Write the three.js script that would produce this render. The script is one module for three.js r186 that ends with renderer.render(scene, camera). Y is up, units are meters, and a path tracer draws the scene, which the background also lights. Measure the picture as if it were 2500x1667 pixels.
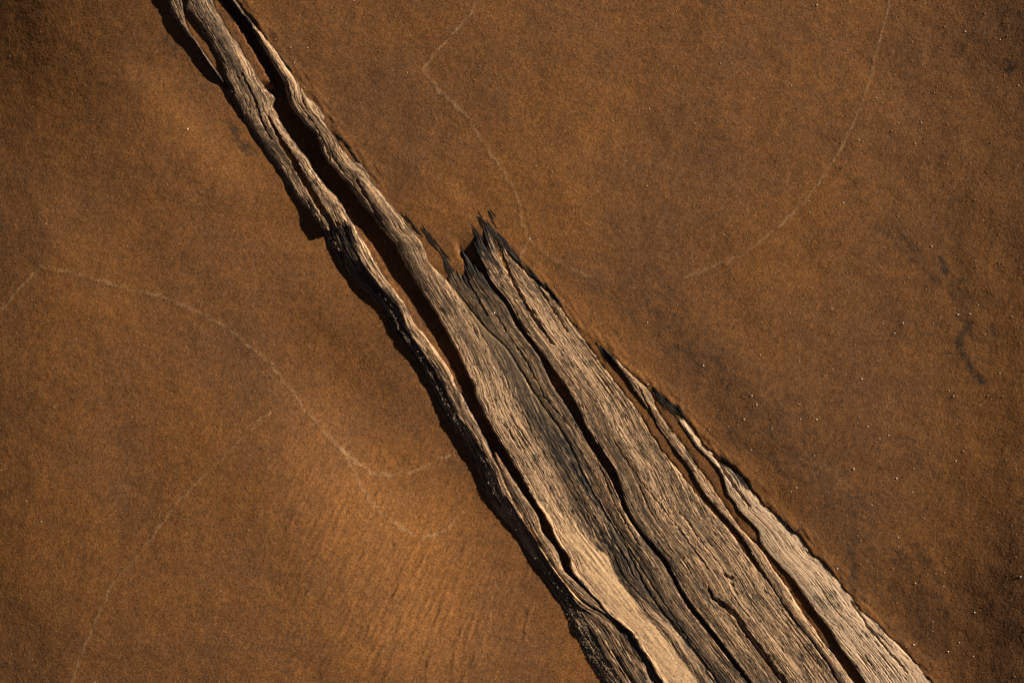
import * as THREE from 'three';

// ------------------------------------------------------------------ camera, sky, sun, exposure
const scene = new THREE.Scene();
const H = 2.0;                                   // camera height above the sand, metres
const camera = new THREE.PerspectiveCamera(2 * Math.atan(0.5001 / H) * 180 / Math.PI, 1024 / 682, 0.05, 2000);
camera.position.set(0, H, 0);
camera.up.set(0, 0, -1);
camera.lookAt(0, 0, 0);

const renderer = new THREE.WebGLRenderer({ antialias: true });
renderer.toneMapping = THREE.LinearToneMapping;
renderer.toneMappingExposure = 1.6;
renderer.shadowMap.enabled = true;

const SUN_EL = 18.5 * Math.PI / 180;
const sunDir = new THREE.Vector3(0.87 * Math.cos(SUN_EL), Math.sin(SUN_EL), -0.49 * Math.cos(SUN_EL)).normalize();
{
  const w = 64, h = 32, d = new Float32Array(w * h * 4);
  for (let j = 0; j < h; j++) for (let i = 0; i < w; i++) {
    const el = ((j + 0.5) / h - 0.5) * Math.PI, up = Math.max(0, Math.sin(el)), k = (j * w + i) * 4;
    const hor = Math.pow(1 - up, 3);
    d[k] = 0.020 + 0.032 * hor; d[k + 1] = 0.021 + 0.022 * hor; d[k + 2] = 0.028 + 0.012 * hor; d[k + 3] = 1;
  }
  const sky = new THREE.DataTexture(d, w, h, THREE.RGBAFormat, THREE.FloatType);
  sky.mapping = THREE.EquirectangularReflectionMapping; sky.magFilter = THREE.LinearFilter; sky.minFilter = THREE.LinearFilter;
  sky.needsUpdate = true;
  scene.background = sky; scene.environment = sky;
}
const sun = new THREE.DirectionalLight(new THREE.Color().setRGB(1.0, 0.80, 0.59), 4.9);
sun.position.copy(sunDir).multiplyScalar(6);
sun.castShadow = true;
sun.shadow.mapSize.set(4096, 4096);
Object.assign(sun.shadow.camera, { left: -1.4, right: 1.4, top: 1.4, bottom: -1.4, near: 0.5, far: 12 });
sun.shadow.bias = -0.0003; sun.shadow.radius = 1.0;
scene.add(sun, sun.target);

// ------------------------------------------------------------------ helpers
const K = 0.60;                                  // how high the log and the sand round it stand
const S = 0.0006;                                // metres per survey unit (the log was measured on a grid of 0.6 mm)
const clamp = (v, a, b) => v < a ? a : v > b ? b : v;
const mix = (a, b, t) => a + (b - a) * t;
const sst = (a, b, v) => { const t = clamp((v - a) / (b - a), 0, 1); return t * t * (3 - 2 * t); };
function hash(ix, iy, seed) {
  let h = Math.imul(ix, 374761393) ^ Math.imul(iy, 668265263) ^ Math.imul(seed, 2147483647 ^ 974634777);
  h = Math.imul(h ^ (h >>> 13), 1274126177); h ^= h >>> 16; h = Math.imul(h, 2246822519); h ^= h >>> 13;
  return h >>> 0;
}
const GX = [], GY = [];
for (let i = 0; i < 64; i++) { GX.push(Math.cos(i / 64 * 2 * Math.PI)); GY.push(Math.sin(i / 64 * 2 * Math.PI)); }
function noise(x, y, seed = 0) {                 // gradient noise, about -1 .. 1
  const ix = Math.floor(x), iy = Math.floor(y), fx = x - ix, fy = y - iy;
  const u = fx * fx * fx * (fx * (fx * 6 - 15) + 10), v = fy * fy * fy * (fy * (fy * 6 - 15) + 10);
  const a = hash(ix, iy, seed) & 63, b = hash(ix + 1, iy, seed) & 63, c = hash(ix, iy + 1, seed) & 63, d = hash(ix + 1, iy + 1, seed) & 63;
  const na = GX[a] * fx + GY[a] * fy, nb = GX[b] * (fx - 1) + GY[b] * fy, nc = GX[c] * fx + GY[c] * (fy - 1), nd = GX[d] * (fx - 1) + GY[d] * (fy - 1);
  return 1.5 * mix(mix(na, nb, u), mix(nc, nd, u), v);
}
function fbm(x, y, n, seed = 0) { let s = 0, a = 0.6; for (let i = 0; i < n; i++) { s += a * noise(x, y, seed + i * 17); x *= 2.03; y *= 2.03; a *= 0.5; } return s; }
let rs = 12345; const rnd = () => { rs = (Math.imul(rs, 1664525) + 1013904223) >>> 0; return rs / 4294967296; };

// an edge of the log: across-position as a function of the along-position, in survey units
const Y0 = -320, Y1 = 2020;
function edge(pts, wob = 1.6, seed = 1, slope = 0.66) {
  const p = pts.slice(), n = p.length, m = [];
  for (let i = 0; i < n; i++) {
    const a = p[Math.max(0, i - 1)], b = p[Math.min(n - 1, i + 1)];
    m.push((b[0] - a[0]) / Math.max(1e-6, b[1] - a[1]));
  }
  const t = new Float32Array(Y1 - Y0 + 2);
  for (let y = Y0; y <= Y1 + 1; y++) {
    let x;
    if (y <= p[0][1]) x = p[0][0] + (y - p[0][1]) * slope;
    else if (y >= p[n - 1][1]) x = p[n - 1][0] + (y - p[n - 1][1]) * slope;
    else {
      let i = 0; while (p[i + 1][1] < y) i++;
      const d = p[i + 1][1] - p[i][1], s = (y - p[i][1]) / d, s2 = s * s, s3 = s2 * s;
      x = (2 * s3 - 3 * s2 + 1) * p[i][0] + (s3 - 2 * s2 + s) * d * m[i] + (3 * s2 - 2 * s3) * p[i + 1][0] + (s3 - s2) * d * m[i + 1];
    }
    t[y - Y0] = x + wob * (noise(y / 26, 0.3, seed) * 1.3 + noise(y / 9, 0.7, seed + 3) * 0.7);
  }
  const at = t => y => { y = clamp(y, Y0, Y1) - Y0; const i = Math.floor(y), f = y - i; return t[i] * (1 - f) + t[i + 1] * f; };
  let q = t;
  for (let k = 0; k < 2; k++) { const r = new Float32Array(t.length); for (let i = 0; i < t.length; i++) { let v = 0; for (let j = -16; j <= 16; j++) v += q[i + j] ?? (i + j < 0 ? q[0] + (i + j) * slope : q[t.length - 1] + (i + j - t.length + 1) * slope); r[i] = v / 33; } q = r; }
  const f = at(t); f.s = at(q); return f;
}
// distance (survey units) to a polyline, and the share of the way along it
function toLine(pts, x, y) {
  let best = 1e9, at = 0, side = 1;
  for (let i = 0; i + 1 < pts.length; i++) {
    const ax = pts[i][0], ay = pts[i][1], bx = pts[i + 1][0] - ax, by = pts[i + 1][1] - ay;
    const t = clamp(((x - ax) * bx + (y - ay) * by) / (bx * bx + by * by), 0, 1), dx = x - ax - bx * t, dy = y - ay - by * t, d = dx * dx + dy * dy;
    if (d < best) { best = d; at = (i + t) / (pts.length - 1); side = dx * by - dy * bx > 0 ? 1 : -1; }
  }
  return [Math.sqrt(best), at, side];
}
const box = (pts, r) => { const xs = pts.map(p => p[0]), ys = pts.map(p => p[1]); return [Math.min(...xs) - r, Math.max(...xs) + r, Math.min(...ys) - r, Math.max(...ys) + r]; };
const place = (px, py, h) => { const k = 1 - h / H; return [(px - 1250) * S * k, h, (py - 833.5) * S * k]; };

// ------------------------------------------------------------------ the edges of the split log
const E = {};
E.sliverL = edge([[410, 0], [428, 43], [453, 74], [478, 107], [514, 163], [538, 200]], 1.5, 11);
E.sliverR = edge([[444, 0], [446, 30], [459, 74], [487, 112], [523, 165], [549, 200]], 1.5, 12);
E.aL = edge([[452, 0], [456, 25], [480, 56], [506, 94], [532, 135], [544, 168], [555, 201], [565, 230], [587, 268], [615, 314], [653, 372], [689, 416], [719, 469], [755, 515], [796, 569]], 2.4, 13);
E.aR = edge([[519, 0], [547, 51], [585, 110], [615, 160], [638, 205], [652, 222], [671, 240], [665, 258], [672, 276], [685, 301], [721, 355], [751, 390], [765, 416], [801, 462], [819, 480], [838, 512], [850, 545], [856, 570]], 2.2, 14);
E.bL = edge([[843, 546], [855, 579], [865, 607], [893, 658], [939, 714], [967, 745], [985, 788], [1008, 829], [1043, 876], [1079, 938], [1104, 994], [1137, 1045], [1168, 1093], [1201, 1145], [1223, 1202], [1254, 1243], [1292, 1294], [1320, 1345], [1351, 1393], [1382, 1432], [1407, 1478], [1436, 1530], [1466, 1590], [1500, 1640], [1518, 1667]], 2.2, 15);
E.bR = edge([[860, 546], [877, 575], [893, 602], [916, 643], [952, 696], [982, 737], [1013, 793], [1036, 818], [1066, 862], [1086, 889], [1112, 940], [1145, 1002], [1176, 1060], [1196, 1101], [1221, 1152], [1240, 1200], [1258, 1230], [1284, 1280], [1318, 1335], [1362, 1400], [1398, 1446], [1440, 1482], [1489, 1500], [1541, 1541], [1562, 1581], [1580, 1606], [1605, 1650], [1615, 1667]], 1.6, 16);
E.sL = edge([[1208, 1109], [1214, 1132], [1232, 1178], [1250, 1215], [1276, 1262], [1310, 1320], [1352, 1384], [1388, 1430], [1430, 1470], [1482, 1500]], 1.2, 17);
E.sR = edge([[1212, 1107], [1229, 1134], [1257, 1178], [1280, 1212], [1308, 1253], [1319, 1279], [1323, 1300], [1346, 1326], [1360, 1342], [1366, 1368], [1382, 1399], [1417, 1428], [1448, 1457], [1473, 1488], [1488, 1500]], 1.2, 18);
E.cL = edge([[563, 0], [606, 56], [640, 112], [677, 173], [698, 204], [708, 250], [744, 301], [772, 329], [785, 362], [802, 394], [832, 423], [870, 469], [886, 492], [918, 533], [948, 576], [968, 594], [976, 617], [1020, 691], [1051, 742], [1079, 786], [1107, 837], [1127, 880], [1155, 938], [1170, 984], [1206, 1050], [1233, 1098], [1267, 1151], [1287, 1189], [1318, 1238], [1340, 1276], [1358, 1317], [1389, 1360], [1400, 1396], [1430, 1434], [1459, 1464], [1492, 1502], [1543, 1545], [1565, 1583], [1584, 1608], [1609, 1652], [1619, 1667]], 2.2, 19);
E.cR = edge([[575, 0], [601, 38], [639, 82], [677, 128], [708, 173], [746, 230], [785, 268], [806, 318], [828, 347], [857, 390], [883, 402], [908, 441], [946, 492], [985, 536], [1022, 580], [1046, 633], [1066, 663], [1092, 686], [1134, 740], [1184, 800], [1242, 859], [1321, 986], [1368, 1050], [1400, 1110], [1440, 1190], [1480, 1260], [1525, 1330], [1568, 1420], [1622, 1500], [1700, 1600], [1752, 1667]], 2.0, 20);
E.dL = edge([[1082, 612], [1091, 645], [1096, 690], [1137, 740], [1187, 800], [1245, 859], [1324, 986], [1371, 1050], [1403, 1110], [1443, 1190], [1483, 1260], [1528, 1330], [1571, 1420], [1625, 1500], [1703, 1600], [1755, 1667]], 2.0, 20);
E.dR = edge([[1140, 600], [1166, 648], [1199, 704], [1233, 745], [1260, 798], [1313, 869], [1346, 938], [1388, 1004], [1423, 1063], [1448, 1106], [1482, 1157], [1505, 1205], [1534, 1267], [1567, 1313], [1605, 1359], [1636, 1405], [1659, 1451], [1689, 1497], [1733, 1548], [1784, 1614], [1826, 1667]], 1.3, 21);
E.eL = edge([[1146, 555], [1163, 610], [1180, 645], [1206, 694], [1239, 730], [1277, 798], [1323, 859], [1367, 922], [1410, 988], [1433, 1042], [1466, 1093], [1500, 1142], [1522, 1205], [1546, 1267], [1580, 1313], [1626, 1366], [1651, 1410], [1679, 1461], [1712, 1502], [1758, 1563], [1809, 1629], [1838, 1667]], 1.3, 22);
E.eR = edge([[1205, 535], [1230, 585], [1256, 628], [1300, 672], [1340, 712], [1369, 750], [1402, 796], [1438, 847], [1479, 903], [1517, 952], [1555, 1000], [1588, 1056], [1614, 1094], [1644, 1133], [1690, 1192], [1735, 1245], [1778, 1290], [1815, 1345], [1846, 1384], [1884, 1430], [1912, 1475], [1960, 1540], [2010, 1604], [2050, 1667]], 2.4, 23);
E.fL = edge([[1454, 832], [1475, 856], [1502, 882], [1530, 922], [1558, 966], [1588, 1005], [1606, 1038], [1633, 1079], [1675, 1129], [1708, 1186], [1740, 1230], [1782, 1274], [1822, 1326], [1843, 1364], [1866, 1400], [1886, 1430], [1914, 1475], [1962, 1540], [2012, 1604], [2052, 1667]], 1.6, 24);
E.fR = edge([[1460, 832], [1482, 856], [1508, 880], [1535, 910], [1560, 931], [1586, 957], [1602, 995], [1627, 1034], [1657, 1074], [1708, 1146], [1729, 1174], [1758, 1218], [1785, 1260], [1818, 1300], [1863, 1349], [1891, 1395], [1922, 1435], [1942, 1471], [1976, 1520], [2011, 1568], [2039, 1604], [2083, 1665]], 1.6, 25);
E.gL = edge([[1648, 985], [1655, 1012], [1662, 1035], [1697, 1084], [1721, 1109], [1757, 1147], [1776, 1198], [1812, 1251], [1848, 1290], [1860, 1325], [1880, 1353], [1904, 1379], [1945, 1423], [1968, 1458], [1996, 1497], [2029, 1537], [2049, 1576], [2078, 1611], [2113, 1665]], 2.0, 26);
E.gR = edge([[1654, 985], [1667, 1015], [1692, 1045], [1722, 1090], [1752, 1112], [1803, 1147], [1836, 1192], [1871, 1236], [1919, 1278], [1955, 1312], [1986, 1351], [2018, 1379], [2044, 1412], [2078, 1456], [2108, 1497], [2148, 1527], [2185, 1568], [2223, 1604], [2274, 1665]], 1.8, 27, 0.8);

// ------------------------------------------------------------------ sand: its levels round the log
const swash = [
  [[0, 757], [50, 695], [96, 652], [150, 662], [223, 680], [310, 706], [404, 728], [480, 762], [553, 802], [610, 848], [659, 888], [744, 999], [790, 1055], [840, 1105], [903, 1153], [957, 1161], [1020, 1148], [1095, 1111]],
  [[842, 1108], [880, 1190], [910, 1233], [927, 1251], [966, 1279], [999, 1302], [1030, 1315], [1063, 1307], [1093, 1292], [1129, 1251]],
  [[659, 1005], [595, 1063], [521, 1137], [425, 1233], [340, 1350], [266, 1435], [223, 1531], [181, 1637], [168, 1680]],
  [[1185, -20], [1127, 58], [1063, 128], [1031, 170], [1074, 223], [1132, 276], [1180, 351], [1228, 415], [1260, 478], [1276, 553], [1288, 583], [1270, 627]],
  [[2180, -20], [2147, 96], [2121, 202], [2084, 298], [2041, 383], [1977, 478], [1903, 553], [1807, 627], [1669, 680]],
  [[1288, 583], [1361, 638], [1446, 680]],
].map((l, i) => ({ l, b: box(l, 24), w: [1, 0.9, 0.8, 1, 1, 0.7][i] }));
const rills = [
  [[1048, 1345], [1012, 1405]], [[1096, 1412], [1050, 1490], [1018, 1535], [1000, 1552]], [[1094, 1442], [1076, 1484]], [[1152, 1480], [1125, 1545], [1110, 1600], [1104, 1680]],
  [[1162, 1498], [1142, 1560], [1128, 1610]], [[1010, 1455], [985, 1500], [960, 1560]], [[980, 1420], [955, 1470]], [[1060, 1560], [1045, 1620], [1040, 1680]], [[905, 1300], [890, 1345], [870, 1390]],
  [[1300, 1470], [1285, 1530], [1280, 1580]], [[915, 1500], [895, 1550]],
];
for (let i = 0; i < 46; i++) {                  // a fan of fine wave-laid streaks
  const f = rnd(), x = 780 + 400 * f + 30 * rnd(), y = 1230 + 330 * rnd() + 100 * f, a = -0.85 + 0.75 * f + 0.12 * (rnd() - 0.5), n = 50 + 90 * rnd();
  rills.push([[x, y], [x + Math.sin(a) * n * 0.5 + 3, y + Math.cos(a) * n * 0.5], [x + Math.sin(a - 0.08) * n, y + Math.cos(a - 0.08) * n]]);
}
rills.forEach((l, i) => { rills[i] = { l, b: box(l, 16), k: i < 11 ? 1 : 0.35 + 0.4 * rnd() }; });
const minerals = [   // streaks of dark heavy grains
  { l: [[2140, 560], [2215, 590], [2240, 615], [2262, 655]], w: 10, k: 0.6 }, { l: [[2300, 628], [2310, 665]], w: 7, k: 0.9 }, { l: [[2170, 560], [2215, 620], [2262, 655], [2290, 690]], w: 8, k: 0.6 },
  { l: [[2335, 700], [2355, 740], [2362, 800]], w: 18, k: 0.6 }, { l: [[2368, 790], [2345, 830], [2352, 858], [2368, 895], [2400, 930]], w: 9, k: 0.9 }, { l: [[2425, 800], [2438, 845]], w: 12, k: 0.6 },
  { l: [[1560, 700], [1660, 800], [1760, 900], [1850, 990]], w: 46, k: 0.42 }, { l: [[1720, 870], [1800, 960], [1880, 1010], [1980, 1150], [2060, 1230], [2100, 1320], [2160, 1420], [2250, 1510]], w: 60, k: 0.5 },
  { l: [[1815, 1060], [1835, 1095], [1890, 1110], [1980, 1150]], w: 20, k: 0.5 }, { l: [[2070, 1350], [2088, 1370], [2082, 1440]], w: 10, k: 0.8 }, { l: [[2225, 1500], [2232, 1560]], w: 10, k: 0.6 },
  { l: [[1380, 650], [1450, 690], [1520, 750]], w: 26, k: 0.45 }, 
  { l: [[560, 310], [590, 350], [610, 375]], w: 16, k: 0.7 }, { l: [[395, 95], [420, 130]], w: 14, k: 0.6 }, { l: [[1700, -10], [1760, 20]], w: 16, k: 0.5 },
  { l: [[2462, 150], [2474, 160], [2460, 172]], w: 7, k: 1.0 }, { l: [[1930, 200], [1990, 300], [2060, 440]], w: 40, k: 0.25 },
];
for (let i = 0; i < 26; i++) { const f = rnd(), x = mix(1500, 2250, f) + 190 * (rnd() - 0.3), y = mix(720, 1420, f) + 90 * (rnd() - 0.5), n = 40 + 110 * rnd(), a = 0.62 + 0.3 * (rnd() - 0.5); minerals.push({ l: [[x, y], [x + n * 0.5 * Math.sin(a) + 5 * rnd(), y + n * 0.5 * Math.cos(a)], [x + n * Math.sin(a), y + n * Math.cos(a)]], w: 5 + 7 * rnd(), k: 0.35 + 0.3 * rnd() }); }
minerals.forEach(m => { m.b = box(m.l, m.w * 1.6); });
const inside = (b, x, y) => x > b[0] && x < b[1] && y > b[2] && y < b[3];
const within = (x, a, b, s) => sst(a - s, a + s, x) * (1 - sst(b - s, b + s, x));

const leftOf = y => y < 180 ? E.sliverL(y) : y < 220 ? mix(E.sliverL(y), E.aL(y), sst(180, 220, y)) : y < 540 ? E.aL(y) : mix(E.aL(y), E.bL(y), sst(540, 620, y));
const rightOf = y => { let r = mix(E.cR(y), E.eR(y), sst(470, 560, y)); if (y > 760) r = mix(r, Math.max(r, E.fR(y)), sst(760, 850, y)); if (y > 900) r = mix(r, Math.max(r, E.gR(y)), sst(900, 1010, y)); return r; };
// The beach undulates, with tilts shaped to brighten bands and darken the frame corners, summed up from the log outwards along the sun's direction.
const TILT = [   // centre, direction of the long axis, half width across and along it, tilt towards the sun
  [900, 1270, 0.95, 150, 330, 0.29], [1010, 1570, 0.95, 130, 170, 0.22], [470, 320, 0.95, 62, 210, 0.22], [760, 1020, 0.95, 90, 200, 0.07], [1105, 480, 0.95, 45, 80, 0.10],
  [40, 60, 0.8, 330, 380, -0.24], [-40, 1000, 0, 150, 700, -0.12], [830, 850, 0.95, 60, 190, -0.13], [940, 1090, 0.95, 50, 120, -0.05], [2560, 800, 0, 260, 900, -0.14], [2480, 60, 0, 240, 200, -0.10],
  [2500, 1640, 0, 400, 350, -0.16], [1880, 1130, 0.95, 95, 400, -0.10], [-40, 1700, 0.8, 300, 300, -0.10], [1500, 400, 0.95, 250, 350, 0.03], [250, 700, 0.95, 120, 300, 0.05], [560, 1500, 0.95, 180, 260, 0.04],
].map(([x, y, a, w, l, k]) => ({ x, y, c: Math.sin(a), d: Math.cos(a), w, l, k, a }));
function tilt(x, y) {
  let g = 0;
  for (const b of TILT) { const dx = x - b.x, dy = y - b.y, al = dx * Math.sin(0.73) + dy * Math.cos(0.73), ac = dx * Math.cos(0.73) - dy * Math.sin(0.73), u = b.a ? ac : dx, v = b.a ? al : dy, q = u * u / (b.w * b.w) + v * v / (b.l * b.l); if (q < 9) g += b.k * Math.exp(-q); }
  return g;
}
const hx = 0.871, hy = -0.491, GD = 16, D0 = -1900, D1 = 2300, T0 = -1900, T1 = 2100, ND = Math.ceil((D1 - D0) / GD), NT = Math.ceil((T1 - T0) / GD), swell = new Float32Array(ND * NT);
for (let i = 0; i < NT; i++) {
  const t = T0 + i * GD, at = d => [1000 + hx * d - hy * t, 700 + hy * d + hx * t], j0 = Math.round(-D0 / GD);
  const off = d => { const [x, y] = at(d); return x < 365 + 0.688 * y || x > 640 + 0.985 * y ? 1 : 0; };
  let h = 0; for (let j = j0; j >= 0; j--) { const d = D0 + j * GD; if (off(d)) h += tilt(...at(d)) * GD * S; swell[i * ND + j] = h; }
  h = 0; for (let j = j0; j < ND; j++) { const d = D0 + j * GD; if (off(d)) h -= tilt(...at(d)) * GD * S; swell[i * ND + j] = h; }
}
function terrain(x, y) {
  const px = x - 1000, py = y - 700, d = clamp((hx * px + hy * py - D0) / GD, 0, ND - 1.01), t = clamp((-hy * px + hx * py - T0) / GD, 0, NT - 1.01), i = Math.floor(t), j = Math.floor(d), u = d - j, v = t - i, k = i * ND + j;
  let h = mix(mix(swell[k], swell[k + 1], u), mix(swell[k + ND], swell[k + ND + 1], u), v);
  const cx = clamp(x, -900, 3400), cy = clamp(y, -700, 2400);
  h += 0.0035 * fbm(cx / 420, cy / 420, 2, 5) + 0.0014 * fbm(x / 120 + 9, y / 120, 2, 8);
  return h;
}
function sandLevel(x, y) {
  const yc = clamp(y, Y0, Y1), wob = 5 * noise(x / 23, y / 23, 71) + 2.5 * noise(x / 9, y / 9, 72);
  const X = x + wob;
  let h = terrain(x, y);
  const fade = sst(Y0 - 10, Y0 + 160, y) * (1 - sst(Y1 - 160, Y1 + 10, y));   // off the ends the log sinks into level sand
  const rightA = mix(E.aR(yc), yc > 1130 && yc < 1500 ? E.sR(yc) : E.bR(yc), sst(540, 560, yc));
  const cL = E.cL(yc), dl = leftOf(yc) - X;
  // left of the log the sand is scoured lower; the long gap is filled a little higher further down
  const gap = mix(-0.027, -0.0125, sst(470, 600, yc)) - 0.008 * sst(950, 1080, yc);
  const left = mix(mix(mix(-0.0125, -0.0038, sst(60, 430, yc)), -0.0135, sst(480, 585, yc)), -0.0095, sst(25, 340, dl));
  let lev = mix(left, gap, sst(-30, 4, X - rightA)) * (1 - sst(cL - 6, cL + 20, X));
  if (dl > 0) lev += 0.006 * sst(60, 420, dl) - 0.0015 * Math.exp(-dl / 40);
  if (yc < 260) {                                // sand banked up on the shoulder at the top, between ridge and gap
    const ledge = mix(540, 575, sst(0, 51, yc)) + (yc > 51 ? (yc - 51) * 0.585 : 0) + (yc < 0 ? yc * 0.66 : 0) + 3;
    lev = mix(lev, -0.0045, within(X, E.aR(yc) - 12, ledge, 5) * (1 - sst(190, 235, yc)));
    if (yc < 185) lev = mix(lev, -0.0055, within(X, E.sliverR(yc) - 6, E.aL(yc) + 10, 6) * (1 - sst(140, 185, yc)));
  }
  if (yc > 440 && yc < 1000) lev += 0.003 * within(X, rightA - 16, rightA + 16, 5) * sst(440, 500, yc) * (1 - sst(900, 1000, yc));
  if (yc > 560) {                                // cracks and gaps on the right side
    lev -= (0.013 + 0.005 * sst(900, 1100, yc)) * within(X, E.dR(yc) - 26, E.eL(yc) + 26, 9) * sst(560, 640, yc);
    if (yc > 800) lev -= 0.0022 * within(X, Math.min(E.eR(yc), E.fL(yc)) - 14, E.fR(yc) + 4, 10) * sst(820, 900, yc);
    if (yc > 960) lev -= (0.0018 + 0.004 * sst(1300, 1650, yc)) * within(X, E.fR(yc) - 10, E.gL(yc) + 20, 8) * sst(960, 1020, yc);
  }
  if (yc > 600) lev -= 0.012 * within(X, cL + 24, E.dR(yc) - 10, 14) * sst(640, 740, yc);  // under the planks
  if (yc > 560) lev -= 0.008 * within(X, E.eL(yc) + 4, E.eR(yc) - 4, 8) * sst(640, 720, yc);
  if (yc > 880) lev -= 0.006 * within(X, E.fL(yc) + 4, E.fR(yc) - 3, 5) * sst(880, 920, yc);
  if (yc > 1000) lev -= 0.006 * within(X, E.gL(yc) + 4, E.gR(yc) - 4, 6) * sst(1000, 1050, yc);
  // a lip of sand against the right side of the log, falling away to the right
  const dr = x - rightOf(yc);
  if (dr > 0) lev -= 0.006 * (1 - Math.exp(-dr / 80)) * sst(300, 900, yc);
  if (dr > -12 && dr < 60) { const al = x * 0.62 + y * 0.78, ac = x * 0.78 - y * 0.62; lev += (0.0010 + 0.0022 * noise(ac / 6, al / 46, 73) + 0.001 * noise(x / 30, y / 30, 74)) * sst(-12, 2, dr) * (1 - sst(8, 60, dr)) * (1 - sst(430, 470, yc) * (1 - sst(560, 620, yc))); }
  return h + lev * fade * K;
}
function sandHeight(x, y) {
  let h = sandLevel(x, y);
  h += 0.00024 * fbm(x / 12, y / 12, 2, 31) + 0.0003 * noise(x / 36, y / 30, 33);
  // faint wave-laid streaks, strongest low on the left
  const sx = x * 0.89 + y * 0.45, sy = -x * 0.45 + y * 0.89;
  const m = Math.exp(-((x - 1010) ** 2 + (y - 1480) ** 2) / (230 * 230)) + 0.5 * Math.exp(-((x - 830) ** 2 + (y - 1230) ** 2) / (150 * 150)) + 0.12;
  h += 0.0009 * m * noise(sx / 10, sy / 90, 35);
  for (const s of swash) if (inside(s.b, x, y)) {
    const q = x + 5 * noise(x / 22, y / 22, 41), z = y + 5 * noise(x / 22, y / 22, 42), [d] = toLine(s.l, q, z);
    if (d < 24) h += s.w * (0.0004 + 0.0004 * noise(x / 14, y / 14, 43)) * Math.exp(-d * d / 10);
  }
  for (const s of rills) if (inside(s.b, x, y)) {
    const [d, t] = toLine(s.l, x + 4 * noise(x / 18, y / 18, 44), y + 4 * noise(x / 18, y / 18, 45));
    if (d < 16) h += 0.0012 * s.k * Math.sin(Math.PI * clamp(t, 0.04, 0.96)) * Math.exp(-d * d / 13);
  }
  return h;
}
function sandTint(x, y, c) {                     // what grains lie there: orange quartz, dark heavy minerals, pale shell grit
  let dark = 0, pale = 0;
  const g = noise(x / 5, y / 5, 51) * 0.5 + noise(x / 2.6, y / 2.6, 52) * 0.5;
  const patch = fbm(x / 90, y / 90, 3, 53), big = fbm(x / 380 + 3, y / 380, 2, 57);
  for (const m of minerals) if (inside(m.b, x, y)) {
    const [d] = toLine(m.l, x + m.w * 0.6 * noise(x / 30, y / 30, 54), y + m.w * 0.6 * noise(x / 30, y / 30, 55));
    const t = 1 - d / (m.w * 1.3), al = x * 0.62 + y * 0.78, ac = x * 0.78 - y * 0.62;
    if (t > 0) dark = Math.max(dark, (0.35 + 0.65 * m.k) * sst(0.2, 0.68, m.k * Math.sqrt(t) * 0.75 + 0.85 * g + 0.45 * noise(ac / 5, al / 22, 56) + 0.2 * noise(ac / 16, al / 60, 62)));
  }
  // heavier, darker grains in thin specks everywhere, a little more of them high on the left
  const al = x * 0.62 + y * 0.78, ac = x * 0.78 - y * 0.62;
  dark = clamp(dark + 0.5 * sst(0.42, 0.95, 0.55 * g + 0.5 * patch + 0.35 * noise(ac / 7, al / 16, 63)), 0, 0.95);
  for (const s of swash) if (inside(s.b, x, y)) {
    const q = x + 5 * noise(x / 22, y / 22, 41), z = y + 5 * noise(x / 22, y / 22, 42), [d] = toLine(s.l, q, z);
    if (d < 12) pale = Math.max(pale, s.w * Math.exp(-d * d / 9) * clamp(0.62 + 1.4 * g + 0.9 * noise(x / 40, y / 40, 58), 0, 1));
  }
  const or = clamp(0.55 + 0.9 * big + 0.45 * patch, 0, 1);
  let r = mix(0.160, 0.218, or), gr = mix(0.074, 0.094, or), b = mix(0.026, 0.021, or);
  const k = 1 + 0.42 * g + 0.16 * noise(x / 15, y / 15, 59) + 0.10 * noise(x / 40, y / 40, 60);
  r *= k; gr *= k; b *= k;
  r = mix(r, 0.040, dark); gr = mix(gr, 0.026, dark); b = mix(b, 0.016, dark);
  r = mix(r, 0.35, pale * 0.85); gr = mix(gr, 0.225, pale * 0.85); b = mix(b, 0.118, pale * 0.85);
  if (y > Y0 && y < Y1 && x > 500 && x < 1560) {   // shade painted into the colour of the gap floor
    const ra = y < 545 ? E.aR(y) : y > 1130 && y < 1500 ? E.sR(y) : E.bR(y), gapShade = within(x + 7 * noise(x / 12, y / 12, 61), Math.max(ra + 12, E.cL(y) - 62), E.cL(y) + 10, 6) * sst(190, 235, y) * (ra < E.cL(y) ? 1 : 0);
    r *= 1 - 0.35 * gapShade; gr *= 1 - 0.34 * gapShade; b *= 1 - 0.3 * gapShade;
  }
  c[0] = r; c[1] = gr; c[2] = b;
}
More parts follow.
